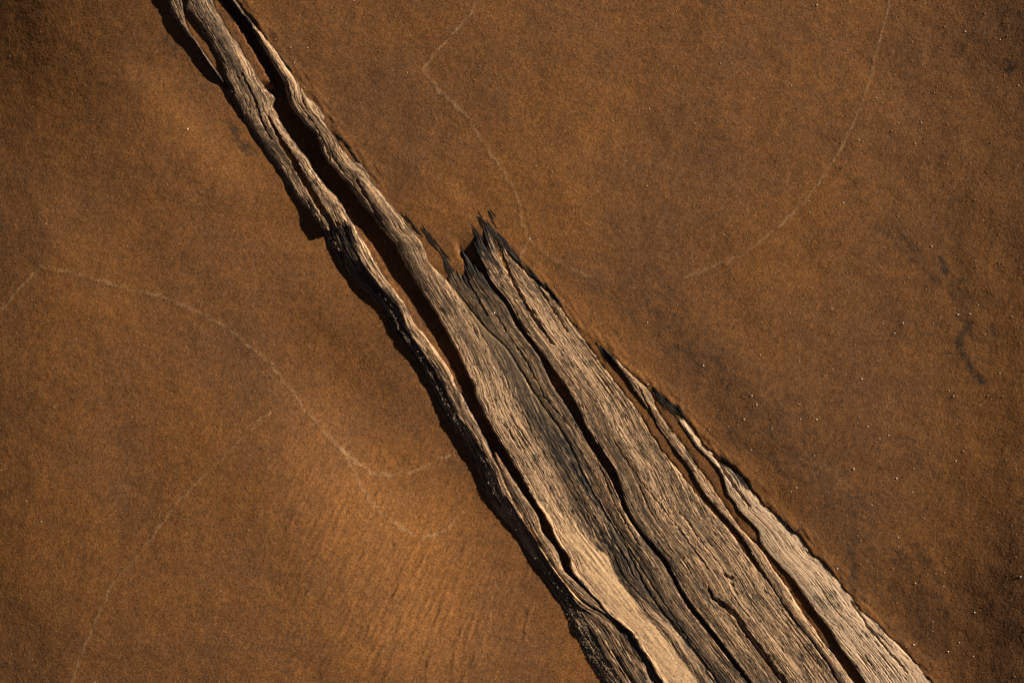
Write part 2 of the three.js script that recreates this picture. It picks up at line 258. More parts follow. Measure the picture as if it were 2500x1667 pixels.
// grain of the sand: a colour map around white and a relief map, 1.64 m to the tile
function grainMaps(N, tile) {
  const col = new Uint8Array(N * N * 4), bmp = new Uint8Array(N * N * 4);
  const v = new Float32Array(N * N);
  for (let i = 0; i < N * N; i++) { v[i] = (rnd() + rnd() + rnd() - 1.5) / 1.5; }
  for (let y = 0; y < N; y++) for (let x = 0; x < N; x++) {
    const i = y * N + x, a = v[i], b = v[y * N + (x + 1) % N], c = v[((y + 1) % N) * N + x], d = v[((y + 1) % N) * N + (x + 1) % N];
    const soft = (a + b + c + d) / 4;
    let t = 0.70 + 0.42 * soft * 2 + 0.14 * a, hue = 0.06 * v[(i * 7 + 13) % (N * N)];
    const u = v[(i * 13 + 101) % (N * N)];
    if (u > 0.72) { t *= 1.45; } else if (u < -0.70) t *= 0.5;
    t = clamp(t, 0.12, 1.25);
    col[i * 4] = clamp(255 * Math.pow(clamp(t * 0.8, 0, 1), 1 / 2.2), 0, 255); col[i * 4 + 1] = clamp(255 * Math.pow(clamp(t * 0.8 * (1 + hue), 0, 1), 1 / 2.2), 0, 255); col[i * 4 + 2] = clamp(255 * Math.pow(clamp(t * 0.8 * (1 + 2.4 * hue), 0, 1), 1 / 2.2), 0, 255); col[i * 4 + 3] = 255;
    const hgt = clamp(128 + 120 * (0.75 * soft * 1.6 + 0.25 * a), 0, 255); bmp[i * 4] = bmp[i * 4 + 1] = bmp[i * 4 + 2] = hgt; bmp[i * 4 + 3] = 255;
  }
  return [col, bmp].map((d, k) => {
    const t = new THREE.DataTexture(d, N, N, THREE.RGBAFormat); t.wrapS = t.wrapT = THREE.RepeatWrapping; t.magFilter = THREE.LinearFilter; t.minFilter = THREE.LinearMipmapLinearFilter; t.generateMipmaps = true;
    if (!k) t.colorSpace = THREE.SRGBColorSpace;
    t.repeat.set(1 / tile, 1 / tile); t.needsUpdate = true; return t;
  });
}
const [grainCol, grainBmp] = grainMaps(2048, 1.64);
{
  const axis = (half, step, reach) => {
    const a = []; for (let v = -half; v <= half; v += step) a.push(v);
    let s = step, v = a[a.length - 1], up = []; while (v < reach) { s *= 1.2; v += s; up.push(v); }
    return [...up.map(q => -q).reverse(), ...a, ...up];
  };
  const xs = axis(0.80, 0.0020, 400), zs = axis(0.545, 0.0020, 400), nx = xs.length, nz = zs.length;
  const pos = new Float32Array(nx * nz * 3), col = new Float32Array(nx * nz * 3), uv = new Float32Array(nx * nz * 2), c = [0, 0, 0];
  for (let j = 0, k = 0; j < nz; j++) for (let i = 0; i < nx; i++, k++) {
    let px = xs[i] / S + 1250, py = zs[j] / S + 833.5; { const k = 1 / (1 - terrain(px, py) / H); px = 1250 + (px - 1250) * k; py = 833.5 + (py - 833.5) * k; }
    pos[3 * k] = xs[i]; pos[3 * k + 1] = sandHeight(px, py); pos[3 * k + 2] = zs[j];
    sandTint(px, py, c); col[3 * k] = c[0]; col[3 * k + 1] = c[1]; col[3 * k + 2] = c[2];
    uv[2 * k] = xs[i]; uv[2 * k + 1] = zs[j];
  }
  const idx = new Uint32Array((nx - 1) * (nz - 1) * 6);
  for (let j = 0, q = 0; j < nz - 1; j++) for (let i = 0; i < nx - 1; i++) {
    const a = j * nx + i, b = a + 1, d = a + nx, e = d + 1;
    idx[q++] = a; idx[q++] = d; idx[q++] = b; idx[q++] = b; idx[q++] = d; idx[q++] = e;
  }
  const g = new THREE.BufferGeometry();
  g.setAttribute('position', new THREE.BufferAttribute(pos, 3)); g.setAttribute('color', new THREE.BufferAttribute(col, 3)); g.setAttribute('uv', new THREE.BufferAttribute(uv, 2));
  g.setIndex(new THREE.BufferAttribute(idx, 1)); g.computeVertexNormals();
  const m = new THREE.MeshStandardMaterial({ vertexColors: true, map: grainCol, bumpMap: grainBmp, bumpScale: 0.00055, roughness: 0.92 });
  m.color.setRGB(1.7, 1.7, 1.7);
  const o = new THREE.Mesh(g, m); o.name = 'sand'; o.castShadow = o.receiveShadow = true;
  o.userData = { kind: 'structure', label: 'damp brown beach sand with faint swash lines round the driftwood' };
  scene.add(o);
}

// ------------------------------------------------------------------ the log
const log = new THREE.Group(); log.name = 'driftwood_log';
log.userData = { label: 'weathered split driftwood log half buried diagonally in brown sand', category: 'driftwood' };
scene.add(log);
const woodMat = new THREE.MeshStandardMaterial({ vertexColors: true, roughness: 0.88 });
const PALE = [0.72, 0.505, 0.315], MID = [0.170, 0.099, 0.050], GREY = [0.130, 0.098, 0.068], BLACK = [0.020, 0.018, 0.017], OLIVE = [0.22, 0.165, 0.07], RUST = [0.30, 0.16, 0.07];
const blend = (c, d, t) => { c[0] = mix(c[0], d[0], t); c[1] = mix(c[1], d[1], t); c[2] = mix(c[2], d[2], t); };
/* o: L, R edges; y0, y1 range; cols across; top(y,u) height of the upper face in m; flank(y) width of the left side in survey units; depth it goes down;
   ref(y) the line that the grain follows; relief factor; tip(y,u) 0..1 how far the end dives under the sand; grooves; shade(...) colour */
function strip(name, label, o) {
  const { L, R, y0, y1, cols, fcols = 10, depth = 0.034, relief = 1, seed } = o, rows = [];
  for (let y = y0; y < y1; y += (y < -60 || y > 1720) ? 5 : (o.step || 1.75)) rows.push(y);
  rows.push(y1);
  const rc = 5, n = fcols + cols + rc, pos = [], col = [], c = [0, 0, 0];
  const grooves = (o.grooves || []).map(g => ({ ...g, b: box(g.l, g.w * 2.5 + 6) }));
  for (const y of rows) {
    const xl = L(y), xr = Math.max(xl + 0.6, R(y)), w = xr - xl, fw = o.flank ? o.flank(y) : 5, ref = o.ref ? o.ref(y) : (L.s(y) + R.s(y)) / 2;
    for (let j = 0; j < n; j++) {
      let u, x, fall = 0, t = 0;
      if (j < fcols) { t = 1 - j / fcols; u = 0; x = xl - fw * t; const q = (o.round ?? 1.6); fall = depth * Math.pow(t, q); }
      else if (j < fcols + cols) { u = (j - fcols) / (cols - 1); x = xl + w * u; }
      else { t = -(j - fcols - cols + 1) / rc; u = 1; x = xr - t * 3.2; fall = depth * t * t; }
      const along = y * 1.3 * 0.6, b = along;                                // mm along the grain
      let a = (x - ref) * 0.6 * 0.78 + (j < fcols ? -fall * 500 : 0);          // mm across the grain
      a += 0.9 * noise(a / 40, b / 300, seed + 1) + (o.sway ?? 0.25) * noise(a / 8, b / 60, seed + 27) + (o.curl || 0) * noise(a / 9, b / 17, seed + 2);
      const r1 = noise(a / 3.4, b / 260, seed + 3), r2 = noise(a / 1.5, b / 130, seed + 4), r3 = noise(a / 0.9, b / 40, seed + 5), broad = noise(a / 11, b / 260, seed + 6);
      const endD = o.end ? o.end(y, u, r1, r2) : 1e3, flat = sst(-10, 110, endD);
      let d = (0.0005 * broad + 0.00026 * (Math.abs(r1) * 1.6 - 0.5) + 0.00024 * r2 + 0.00024 * r3 + 0.00022 * noise(a / 1.0, b / 3.2, seed + 33)) * relief * mix(0.5, 1, flat);
      const long = Math.abs(noise(a / 5.2, b / 420, seed + 7) + 0.10 * r2);
      const split = (1 - sst(0.0, 0.06, long)) * sst(-0.15, 0.2, noise(a / 20, b / 110, seed + 8)); d -= 0.0040 * split * relief;
      const pit = sst(0.34, 0.55, noise(a / 1.5, b / 11, seed + 9)) * sst(-0.25, 0.2, noise(a / 26, b / 60, seed + 10) + (o.pits ?? 0)); d -= 0.0009 * pit;
      let gr = 0;
      for (const g of grooves) if (inside(g.b, x, y)) {
        const [q, tt] = toLine(g.l, x + 2.5 * noise(x / 12, y / 12, seed + 20), y + 2.5 * noise(x / 12, y / 12, seed + 21));
        const wd = g.w * (g.taper ? mix(g.taper, 1, sst(0, 0.4, tt)) : 1); gr = 1 - sst(wd * 0.55, wd * 1.1, q + 1.2 * r2); d -= g.d * gr;
      }
      const ed = Math.min(x - xl, xr - x), er = Math.min(o.edgeR ?? 7, w * 0.45);
      const eround = u > 0.5 ? (o.edgeDropR ?? 0.003) : (o.edgeDrop ?? 0.002), k = clamp(1 - ed / er, 0, 1);
      let h = o.top(y, u) + d * (j < fcols ? mix(1, 0.8 * (o.flankRelief ?? 1), 1) : 1) - (fall + eround * (1 - Math.sqrt(1 - Math.min(1, k * k))));
      if (j < fcols && o.flankRelief) h += 0.0013 * o.flankRelief * fbm(a / 4 + 3, b / 45, 2, seed + 13) * sst(0.05, 0.3, t);
      const tip = Math.max(o.tip ? clamp(o.tip(y, u, r1, r2), 0, 1) : 0, 1 - sst(0, 60, endD));
      h -= 0.02 * tip * tip + 0.004 * tip;
      const p = place(x, y, h * K); pos.push(p[0], p[1], p[2]);
      // colour: bleached wood, grey weathering and black stain that follow the fibres; flanks and side walls get painted shade too
      const s = 0.5 * noise(a / 2.1, b / 150, seed + 14) + 0.42 * noise(a / 1.0, b / 60, seed + 15) + 0.75 * noise(a / 8, b / 330, seed + 16), fine = noise(a / 0.75, b / 14, seed + 17);
      c[0] = PALE[0]; c[1] = PALE[1]; c[2] = PALE[2];
      const dash = noise(a / 1.25, b / 20, seed + 28), fleck = noise(a / 0.85, b / 5, seed + 29), rough = noise(a / 1.1, b / 2.6, seed + 31);
      const bands = noise(a / 13, b / 420, seed + 32);
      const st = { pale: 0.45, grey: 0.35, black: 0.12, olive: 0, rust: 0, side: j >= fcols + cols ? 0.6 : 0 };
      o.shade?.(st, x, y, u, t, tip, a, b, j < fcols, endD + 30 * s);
      st.black += st.side;  // right side walls blackened to paint shade into the gaps
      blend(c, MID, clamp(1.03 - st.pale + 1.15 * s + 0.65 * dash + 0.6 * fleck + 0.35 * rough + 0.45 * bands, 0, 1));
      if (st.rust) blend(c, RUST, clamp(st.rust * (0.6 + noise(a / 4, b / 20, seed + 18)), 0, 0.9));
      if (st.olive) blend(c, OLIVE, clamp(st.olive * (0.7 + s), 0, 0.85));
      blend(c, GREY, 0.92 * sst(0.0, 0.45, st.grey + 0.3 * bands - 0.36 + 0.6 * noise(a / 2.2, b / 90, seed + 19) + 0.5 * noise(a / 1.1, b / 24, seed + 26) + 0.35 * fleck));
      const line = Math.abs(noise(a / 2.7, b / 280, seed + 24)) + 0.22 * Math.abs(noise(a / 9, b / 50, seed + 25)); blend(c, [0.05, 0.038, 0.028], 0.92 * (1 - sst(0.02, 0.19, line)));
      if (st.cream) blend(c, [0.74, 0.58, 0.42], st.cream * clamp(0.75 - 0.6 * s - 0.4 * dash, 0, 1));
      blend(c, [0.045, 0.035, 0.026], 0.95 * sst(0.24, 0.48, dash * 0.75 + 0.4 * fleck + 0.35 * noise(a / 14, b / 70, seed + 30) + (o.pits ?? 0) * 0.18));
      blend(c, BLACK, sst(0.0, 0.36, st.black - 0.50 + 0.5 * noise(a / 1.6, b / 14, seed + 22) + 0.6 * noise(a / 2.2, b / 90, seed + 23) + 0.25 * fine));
      const v = 1 + 0.2 * fine + 0.12 * r3 + 0.2 * rough; col.push(c[0] * v, c[1] * v, c[2] * v);
    }
  }
  const idx = [], m = rows.length;
  for (let i = 0; i < m - 1; i++) for (let j = 0; j < n - 1; j++) { const a = i * n + j, b = a + 1, d = a + n, e = d + 1; idx.push(a, d, b, b, d, e); }
  for (const i of [0, m - 1]) {                  // end walls
    if (i === 0 ? !o.wall0 : !o.wall1) continue;
    const base = pos.length / 3;
    for (let j = 0; j < n; j++) { const q = (i * n + j) * 3, dn = i === 0 ? -1 : 1; pos.push(pos[q] + dn * 0.001, pos[q + 1] - 0.004, pos[q + 2] + dn * 0.0016, pos[q] + dn * 0.003, -0.05, pos[q + 2] + dn * 0.003); for (let t = 0; t < 2; t++) col.push(0.03, 0.024, 0.02); }
    for (let j = 0; j < n - 1; j++) { const a = i * n + j, b = a + 1, d = base + 2 * j, e = d + 2; idx.push(a, b, d, b, e, d, d, e, d + 1, e, e + 1, d + 1); }
  }
  const g = new THREE.BufferGeometry();
  g.setAttribute('position', new THREE.Float32BufferAttribute(pos, 3)); g.setAttribute('color', new THREE.Float32BufferAttribute(col, 3)); g.setIndex(new THREE.BufferAttribute(new Uint32Array(idx), 1));
  g.computeVertexNormals();
  const mesh = new THREE.Mesh(g, woodMat); mesh.name = name; mesh.castShadow = mesh.receiveShadow = true; if (label) mesh.userData.label = label;
  log.add(mesh); return mesh;
}
const crown = (u, k) => k * (1 - (2 * u - 1) ** 2);
const ragged = (seed, y, u, at, len) => 1 - sst(0, 1, (y - at - 26 * noise(u * 9, 0.5, seed)) / len);

strip('sliver', 'thin sliver beside a sand filled slit at the top left', {
  L: E.sliverL, R: E.sliverR, y0: -300, y1: 212, cols: 26, fcols: 16, seed: 100, depth: 0.03, flank: () => 12,
  top: (y, u) => -0.001 + crown(u, 0.003), tip: (y) => sst(170, 212, y) * 0.5 + (1 - sst(-300, -180, y)),
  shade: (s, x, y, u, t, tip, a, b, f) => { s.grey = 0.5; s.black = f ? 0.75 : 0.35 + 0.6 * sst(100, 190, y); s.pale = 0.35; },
});
strip('ridge', 'narrow knobbly left ridge with a dark groove, broken off at its lower end', {
  L: E.aL, R: E.aR, y0: -300, y1: 562, cols: 110, fcols: 18, seed: 200, curl: 1.4, relief: 1.15, depth: 0.024,
  ref: y => mix(E.aL.s(y), E.aR.s(y), 0.55), flank: y => mix(8, 22, sst(150, 300, y)) - 13 * sst(430, 560, y), edgeR: 11, edgeDropR: 0.005, edgeDrop: 0.003,
  top: (y, u) => 0.001 + crown(u, 0.0035) + 0.0015 * noise(y / 60, u * 2, 207) - 0.005 * sst(0.65, 1, u) * (1 - sst(150, 220, y)),
  tip: (y, u, r1, r2) => Math.max(1 - sst(-300, -180, y), sst(0, 1, (y - (u < 0.55 ? 556 - 10 * Math.abs(u - 0.2) : 541 - 14 * Math.abs(u - 0.8)) - 6 * r1 - 6 * r2) / 12)),
  grooves: [{ l: [[655, 285], [668, 310], [689, 352], [711, 383], [733, 426], [757, 465], [776, 498], [802, 537], [816, 570]], w: 9, d: 0.011, taper: 0.35 }, { l: [[470, 60], [500, 105], [545, 180], [570, 225]], w: 3, d: 0.003 }, { l: [[590, 180], [620, 240], [640, 300], [662, 340]], w: 3, d: 0.0025 }],
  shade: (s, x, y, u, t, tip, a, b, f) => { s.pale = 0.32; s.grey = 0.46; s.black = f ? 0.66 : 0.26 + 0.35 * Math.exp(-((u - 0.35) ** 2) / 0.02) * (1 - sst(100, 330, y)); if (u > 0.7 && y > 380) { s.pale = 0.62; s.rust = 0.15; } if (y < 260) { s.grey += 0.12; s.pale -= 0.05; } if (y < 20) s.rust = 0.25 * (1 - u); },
});
strip('rib', 'narrow rib with a dark grit covered left side, widening into the cracked foot of the log', {
  L: E.bL, R: E.bR, y0: 512, y1: 2000, cols: 84, step: 2.0, fcols: 48, seed: 300, depth: 0.0185, round: 1.55, flankRelief: 1.0,
  flank: y => 47 + 18 * (1 - sst(590, 680, y)) + 16 * sst(1090, 1250, y) + 8 * sst(1400, 1550, y) - 6 * sst(700, 1000, y) + 4 * noise(y / 30, 2, 303), edgeR: 6, edgeDropR: 0.004, edgeDrop: 0.002,
  top: (y, u) => 0.0035 * (1 - sst(900, 1250, y)) - 0.009 * (1 - sst(536, 553 + 6 * noise(u * 5, 1, 311), y)) + crown(u, 0.0025) - 0.006 * sst(1440, 1520, y) + 0.0018 * fbm(y / 50, u * 4, 2, 306) * (1 + 1.5 * sst(1450, 1520, y)) + 0.004 * (1 - u) * sst(1460, 1520, y),
  tip: y => sst(1840, 2000, y),
  grooves: [{ l: [[1286, 1262], [1310, 1306], [1340, 1356], [1366, 1402]], w: 3, d: 0.003 }, { l: [[1495, 1590], [1520, 1630], [1560, 1690]], w: 4, d: 0.004 }],
  shade: (s, x, y, u, t, tip, a, b, f) => {
    s.pale = 0.60; s.grey = 0.34; s.black = 0.16;
    if (f) { s.black = 0.66 - 0.12 * sst(850, 950, y) - 0.12 * sst(1100, 1300, y) - 0.1 * sst(1400, 1500, y); s.pale = 0.3; s.grey = 0.6; }  // left flank: dark wood, blackened further to paint in its shade
    if (y < 600) s.grey = 0.5;
    if (y > 1440 && !f) { const k = sst(1440, 1520, y); s.pale = mix(0.6, 0.22, k); s.rust = 0.35 * k; s.black = mix(0.14, 0.5, k) + 0.3 * noise(x / 30, y / 30, 309); s.grey = 0.5; }
  },
});
strip('spike', 'small pointed splinter standing in the gap beside the rib', {
  L: E.sL, R: E.sR, y0: 1107, y1: 1504, cols: 34, fcols: 12, seed: 400, curl: 0.7, depth: 0.03, flank: () => 5, edgeR: 5, wall0: true,
  top: (y, u) => -0.001 + crown(u, 0.0025) + 0.001 * noise(y / 40, 1, 402), 
  shade: (s, x, y, u) => { s.pale = 0.5; s.grey = 0.35; s.black = 0.2; s.rust = 0.18 * sst(0.4, 0.9, u); },
});
strip('plank', 'long pale plank that starts as a wavy sliver and broadens downwards', {
  L: E.cL, R: E.cR, y0: -300, y1: 2000, cols: 200, step: 2.3, fcols: 10, seed: 500, curl: 1.1, depth: 0.04, flank: y => 5 + 6 * sst(400, 460, y) * (1 - sst(640, 720, y)), edgeR: 9, edgeDropR: 0.004, edgeDrop: 0.0025, relief: 1.0,
  ref: y => mix(E.cL(y), E.cL.s(y), 0.4 + 0.6 * sst(560, 640, y)) + 12, 
  top: (y, u) => { const wide = sst(640, 900, y); return mix(0.0025 + crown(u, 0.0035), 0.004 - 0.0035 * u + 0.001 * noise(y / 90, u * 2, 507) - 0.0042 * sst(0.0, 0.1, u) * (1 - sst(0.6, 0.82, u)) * sst(1060, 1230, y), wide); },
  tip: y => Math.max(1 - sst(-300, -180, y), sst(1840, 2000, y)),
  grooves: [{ l: [[870, 440], [905, 500], [940, 560], [962, 600]], w: 4, d: 0.004 }, { l: [[730, 255], [755, 290], [772, 310], [790, 345], [806, 392]], w: 2.2, d: 0.0025 }, { l: [[800, 350], [812, 385], [838, 420]], w: 2, d: 0.002 }, { l: [[1006, 540], [1032, 580], [1044, 620]], w: 2.2, d: 0.003 }],
  shade: (s, x, y, u, t, tip, a, b, f) => {
    const wide = sst(620, 850, y), dx = x - E.cL(y);
    s.pale = 0.42 + 0.1 * wide; s.grey = 0.4; s.black = f ? 0.6 : 0.2;
    s.pale += 0.35 * wide * (1 - sst(30, 110, dx)) * sst(800, 1000, y); s.grey -= 0.1 * wide * (1 - sst(30, 90, dx));
    const band = wide * Math.exp(-(((dx - mix(110, 190, sst(800, 1500, y))) / mix(34, 60, sst(800, 1500, y))) ** 2)) * sst(740, 900, y);
    s.grey += 0.5 * band; s.black += 0.62 * band * sst(900, 1080, y); s.pale -= 0.25 * band;
    s.olive = 0.75 * wide * sst(0.6, 0.95, u) * (1 - sst(1000, 1150, y));
    if (y < 110) { s.black += 0.35 * (1 - sst(60, 140, y)); s.pale = 0.3; }
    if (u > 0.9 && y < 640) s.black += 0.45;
    if (y > 1180) { const e = Math.exp(-(((dx - mix(80, 150, sst(1200, 1560, y))) / 26) ** 2)) * sst(1180, 1300, y); s.black += 0.4 * e; s.grey += 0.3 * e; }
    if (y > 1230) { const k = sst(1230, 1330, y) * (1 - sst(60, 120, dx)); s.pale = mix(s.pale, 0.95, k); s.black -= 0.2 * k; s.grey -= 0.25 * k; }
  },
});
strip('plank', 'brown grey inner plank ending in two dark pointed teeth', {
  L: E.dL, R: E.dR, y0: 600, y1: 2000, cols: 150, step: 2.3, fcols: 8, seed: 600, depth: 0.03, flank: () => 3, edgeR: 7, edgeDropR: 0.0018, edgeDrop: 0.002, relief: 1.1,
  ref: y => mix(E.dL.s(y), E.dR.s(y), 0.8),
  top: (y, u) => 0.0005 + 0.0015 * u + 0.001 * noise(y / 80, u * 2, 607) - 0.001 * sst(1300, 1600, y),
  end: (y, u, r1, r2) => y - (u < 0.42 ? 606 + 150 * Math.abs(u - 0.18) : 586 + 170 * Math.abs(u - 0.7)) - 22 * r1 - 16 * r2, tip: y => sst(1840, 2000, y),
  shade: (s, x, y, u, t, tip, a, b, f, end) => {
    s.pale = 0.14; s.grey = 0.52; s.black = 0.28; s.olive = 0.6 * (1 - sst(950, 1200, y)) * (1 - u);
    s.black += 1.0 * (1 - sst(u > 0.42 ? 55 : 30, u > 0.42 ? 110 : 75, end)); 
    if (y > 1050) { s.black += 0.22 * (1 - sst(0.35, 0.7, u)); s.pale += 0.32 * sst(0.6, 0.95, u); s.grey += 0.12 * (1 - u); s.rust = 0.14 * sst(0.3, 0.6, u); }
    if (y > 1480) s.black += 0.2 * (1 - sst(0.3, 0.6, u));
  },
  grooves: [{ l: [[1122, 640], [1150, 700], [1190, 770]], w: 3, d: 0.003 }, { l: [[1210, 770], [1250, 830], [1290, 890], [1330, 970], [1390, 1040]], w: 2.2, d: 0.0022 }, { l: [[1395, 1020], [1440, 1090], [1475, 1160], [1500, 1230], [1560, 1330]], w: 2.5, d: 0.0028 }, { l: [[1480, 1240], [1530, 1330], [1600, 1440], [1680, 1560]], w: 2.2, d: 0.0025 }],
});
strip('plank', 'broad tan pitted plank right of the black crack, with two black frayed tips', {
  L: E.eL, R: E.eR, y0: 505, y1: 2000, cols: 240, step: 2.3, fcols: 10, seed: 700, depth: 0.03, flank: () => 4, edgeR: 8, edgeDropR: 0.003, edgeDrop: 0.0012, pits: 0.42, relief: 1.05,
  ref: y => mix(E.eL.s(y), E.eR.s(y), 0.25),
  top: (y, u) => 0.0035 + 0.001 * noise(y / 90, u * 3, 707) - 0.0026 * u + 0.0012 * sst(1300, 1600, y),
  end: (y, u, r1, r2) => y - (u < 0.42 ? 538 + 120 * Math.abs(u - 0.16) : 512 + 105 * Math.abs(u - 0.62)) - 24 * r1 - 18 * r2, tip: (y, u, r1) => Math.max(sst(1840, 2000, y), 0.9 * sst(0.86, 0.99, u + 0.05 * r1) * (1 - sst(640, 760, y))),
  grooves: [{ l: [[1196, 548], [1215, 600], [1238, 655], [1262, 705], [1300, 770], [1350, 840]], w: 4.5, d: 0.006, taper: 1 }, { l: [[1730, 1436], [1742, 1462], [1760, 1472], [1797, 1503], [1824, 1546], [1860, 1594], [1912, 1662], [1960, 1740]], w: 8, d: 0.010, taper: 0.4 }, { l: [[1290, 650], [1310, 690], [1340, 740], [1385, 810]], w: 2.6, d: 0.003 }, { l: [[1500, 1080], [1560, 1170], [1650, 1280], [1730, 1390]], w: 2, d: 0.002 }, { l: [[1772, 1405], [1785, 1412]], w: 5, d: 0.005 }, { l: [[1788, 1426], [1790, 1428]], w: 3.4, d: 0.004 }, { l: [[1660, 1250], [1720, 1330], [1790, 1420]], w: 1.8, d: 0.0018 }],
  shade: (s, x, y, u, t, tip, a, b, f, end) => {
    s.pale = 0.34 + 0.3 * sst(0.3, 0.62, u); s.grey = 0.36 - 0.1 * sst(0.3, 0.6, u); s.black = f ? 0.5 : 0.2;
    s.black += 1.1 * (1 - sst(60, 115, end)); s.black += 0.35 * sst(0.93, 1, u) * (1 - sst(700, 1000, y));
    s.pale += 0.14 * Math.exp(-((u - 0.55) ** 2) / 0.03); s.grey += 0.14 * (1 - sst(0.1, 0.4, u)); s.rust = 0.12 * (1 - sst(0.2, 0.5, u));
    s.olive = 0.16 * (1 - sst(0.1, 0.45, u)) * sst(900, 1200, y);
  },
});
strip('sliver', 'long thin sliver with a black tip between two sand filled slits', {
  L: E.fL, R: E.fR, y0: 832, y1: 2000, cols: 64, step: 2.2, fcols: 8, seed: 800, depth: 0.026, flank: () => 4, edgeR: 4, edgeDropR: 0.0012, edgeDrop: 0.001, pits: 0.25,
  top: (y, u) => 0.0028 + crown(u, 0.0012) + 0.001 * noise(y / 60, 3, 802) - 0.0012 * sst(1100, 1300, y) * u, 
  tip: (y, u, r1) => Math.max(0.42 * (1 - sst(0, 1, (y - 836 - 8 * r1) / 40)), sst(1840, 2000, y)),
  shade: (s, x, y, u, t, tip, a, b, f) => { s.pale = 0.62; s.grey = 0.3; s.black = (f ? 0.5 : 0.2) + 0.9 * (1 - sst(862, 890, y)); if (y > 1200) s.pale = 0.5; if (y > 930 && y < 980) s.pale = 0.8; },
  grooves: [{ l: [[1560, 945], [1580, 985], [1600, 1030]], w: 2.4, d: 0.003 }],
});
strip('plank', 'pale outer plank along the right side of the log', {
  L: E.gL, R: E.gR, y0: 985, y1: 2000, cols: 140, step: 2.3, fcols: 10, seed: 900, depth: 0.03, flank: () => 4, edgeR: 6, edgeDropR: 0.002, edgeDrop: 0.001, pits: 0.1,
  top: (y, u) => 0.0035 + crown(u, 0.0015) - 0.003 * u + 0.001 * noise(y / 80, u * 2, 907),
  end: (y, u, r1, r2) => y - 975 - 12 * r1, tip: (y, u, r1, r2) => Math.max(sst(1840, 2000, y), sst(0.45, 0.6, u) * (y > 1112 ? 1 : 0) * (1 - sst(0, 1, (y - 1112 - 40 * (u - 0.5) - 16 * r1 - 12 * r2) / 46))),
  grooves: [{ l: [[1745, 1112], [1775, 1160], [1800, 1195], [1830, 1235]], w: 5, d: 0.005, taper: 1 }, { l: [[2080, 1470], [2120, 1530], [2170, 1590], [2215, 1640]], w: 3.5, d: 0.004 }],
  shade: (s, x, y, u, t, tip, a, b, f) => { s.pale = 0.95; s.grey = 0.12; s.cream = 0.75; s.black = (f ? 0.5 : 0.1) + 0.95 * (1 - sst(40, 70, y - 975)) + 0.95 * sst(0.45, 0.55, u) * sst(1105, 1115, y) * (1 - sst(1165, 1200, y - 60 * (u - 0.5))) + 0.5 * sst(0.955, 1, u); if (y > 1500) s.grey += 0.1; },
});


// ------------------------------------------------------------------ dry sand in the hollow of the long plank
const shadows = o => { o.castShadow = o.receiveShadow = true; return o; };
{
  const pos = [], col = [], uv = [], idx = [], n = 60, c = [0, 0, 0]; let m = 0;
  for (let y = 1090; y <= 1990; y += y > 1720 ? 6 : 2.2, m++) for (let j = 0; j < n; j++) {
    const v = j / (n - 1), xl = E.cL(y) + 5, w = mix(30, 122, sst(1090, 1460, y)) + 12 * sst(1460, 1640, y) + 0.16 * Math.max(0, y - 1640), x = xl + w * v, u = (x - E.cL(y)) / (E.cR(y) - E.cL(y));
    const h = 0.0030 - 0.0035 * u - 0.0024 - 0.0032 * Math.pow(Math.abs(2 * v - 1), v > 0.5 ? 2.2 : 5) - 0.0024 * (1 - sst(1090, 1330, y + 90 * noise(x / 12, y / 60, 965))) + 0.0006 * fbm(x / 16, y / 22, 2, 961) + (0.0005 + 0.0009 * (1 - sst(1240, 1480, y))) * noise((x * 0.78 - y * 0.62) / 6, (x * 0.62 + y * 0.78) / 70, 968) - 0.01 * sst(1860, 1990, y);
    pos.push(...place(x, y, h * K)); uv.push((x - 1250) * S, (y - 833.5) * S);
    const g = (1 + 0.42 * noise(x / 2.4, y / 2.4, 962) + 0.16 * noise(x / 9, y / 11, 963) + 0.10 * noise(x / 40, y / 60, 966)) * (hash(Math.floor(x / 2), Math.floor(y / 2), 967) % 100 < 7 ? 0.35 : 1); col.push(0.72 * g, 0.51 * g, 0.305 * g);
    if (m && j) { const e = m * n + j; idx.push(e, e - n, e - n - 1, e, e - n - 1, e - 1); }
  }
  for (let i = 0; i < idx.length; i += 3) { const t = idx[i + 1]; idx[i + 1] = idx[i + 2]; idx[i + 2] = t; }
  const g = new THREE.BufferGeometry();
  g.setAttribute('position', new THREE.Float32BufferAttribute(pos, 3)); g.setAttribute('color', new THREE.Float32BufferAttribute(col, 3)); g.setAttribute('uv', new THREE.Float32BufferAttribute(uv, 2)); g.setIndex(idx); g.computeVertexNormals();
  if (g.attributes.normal.getY(n * 20 + 30) < 0) { const a = g.index.array; for (let i = 0; i < a.length; i += 3) { const t = a[i + 1]; a[i + 1] = a[i + 2]; a[i + 2] = t; } g.computeVertexNormals(); }
  const mt = new THREE.MeshStandardMaterial({ vertexColors: true, bumpMap: grainBmp, bumpScale: 0.0004, roughness: 0.95 });
  const o = shadows(new THREE.Mesh(g, mt)); o.name = 'dry_sand'; o.userData = { kind: 'stuff', label: 'pale dry sand lying in the hollow of the long plank', category: 'sand' }; scene.add(o);
}
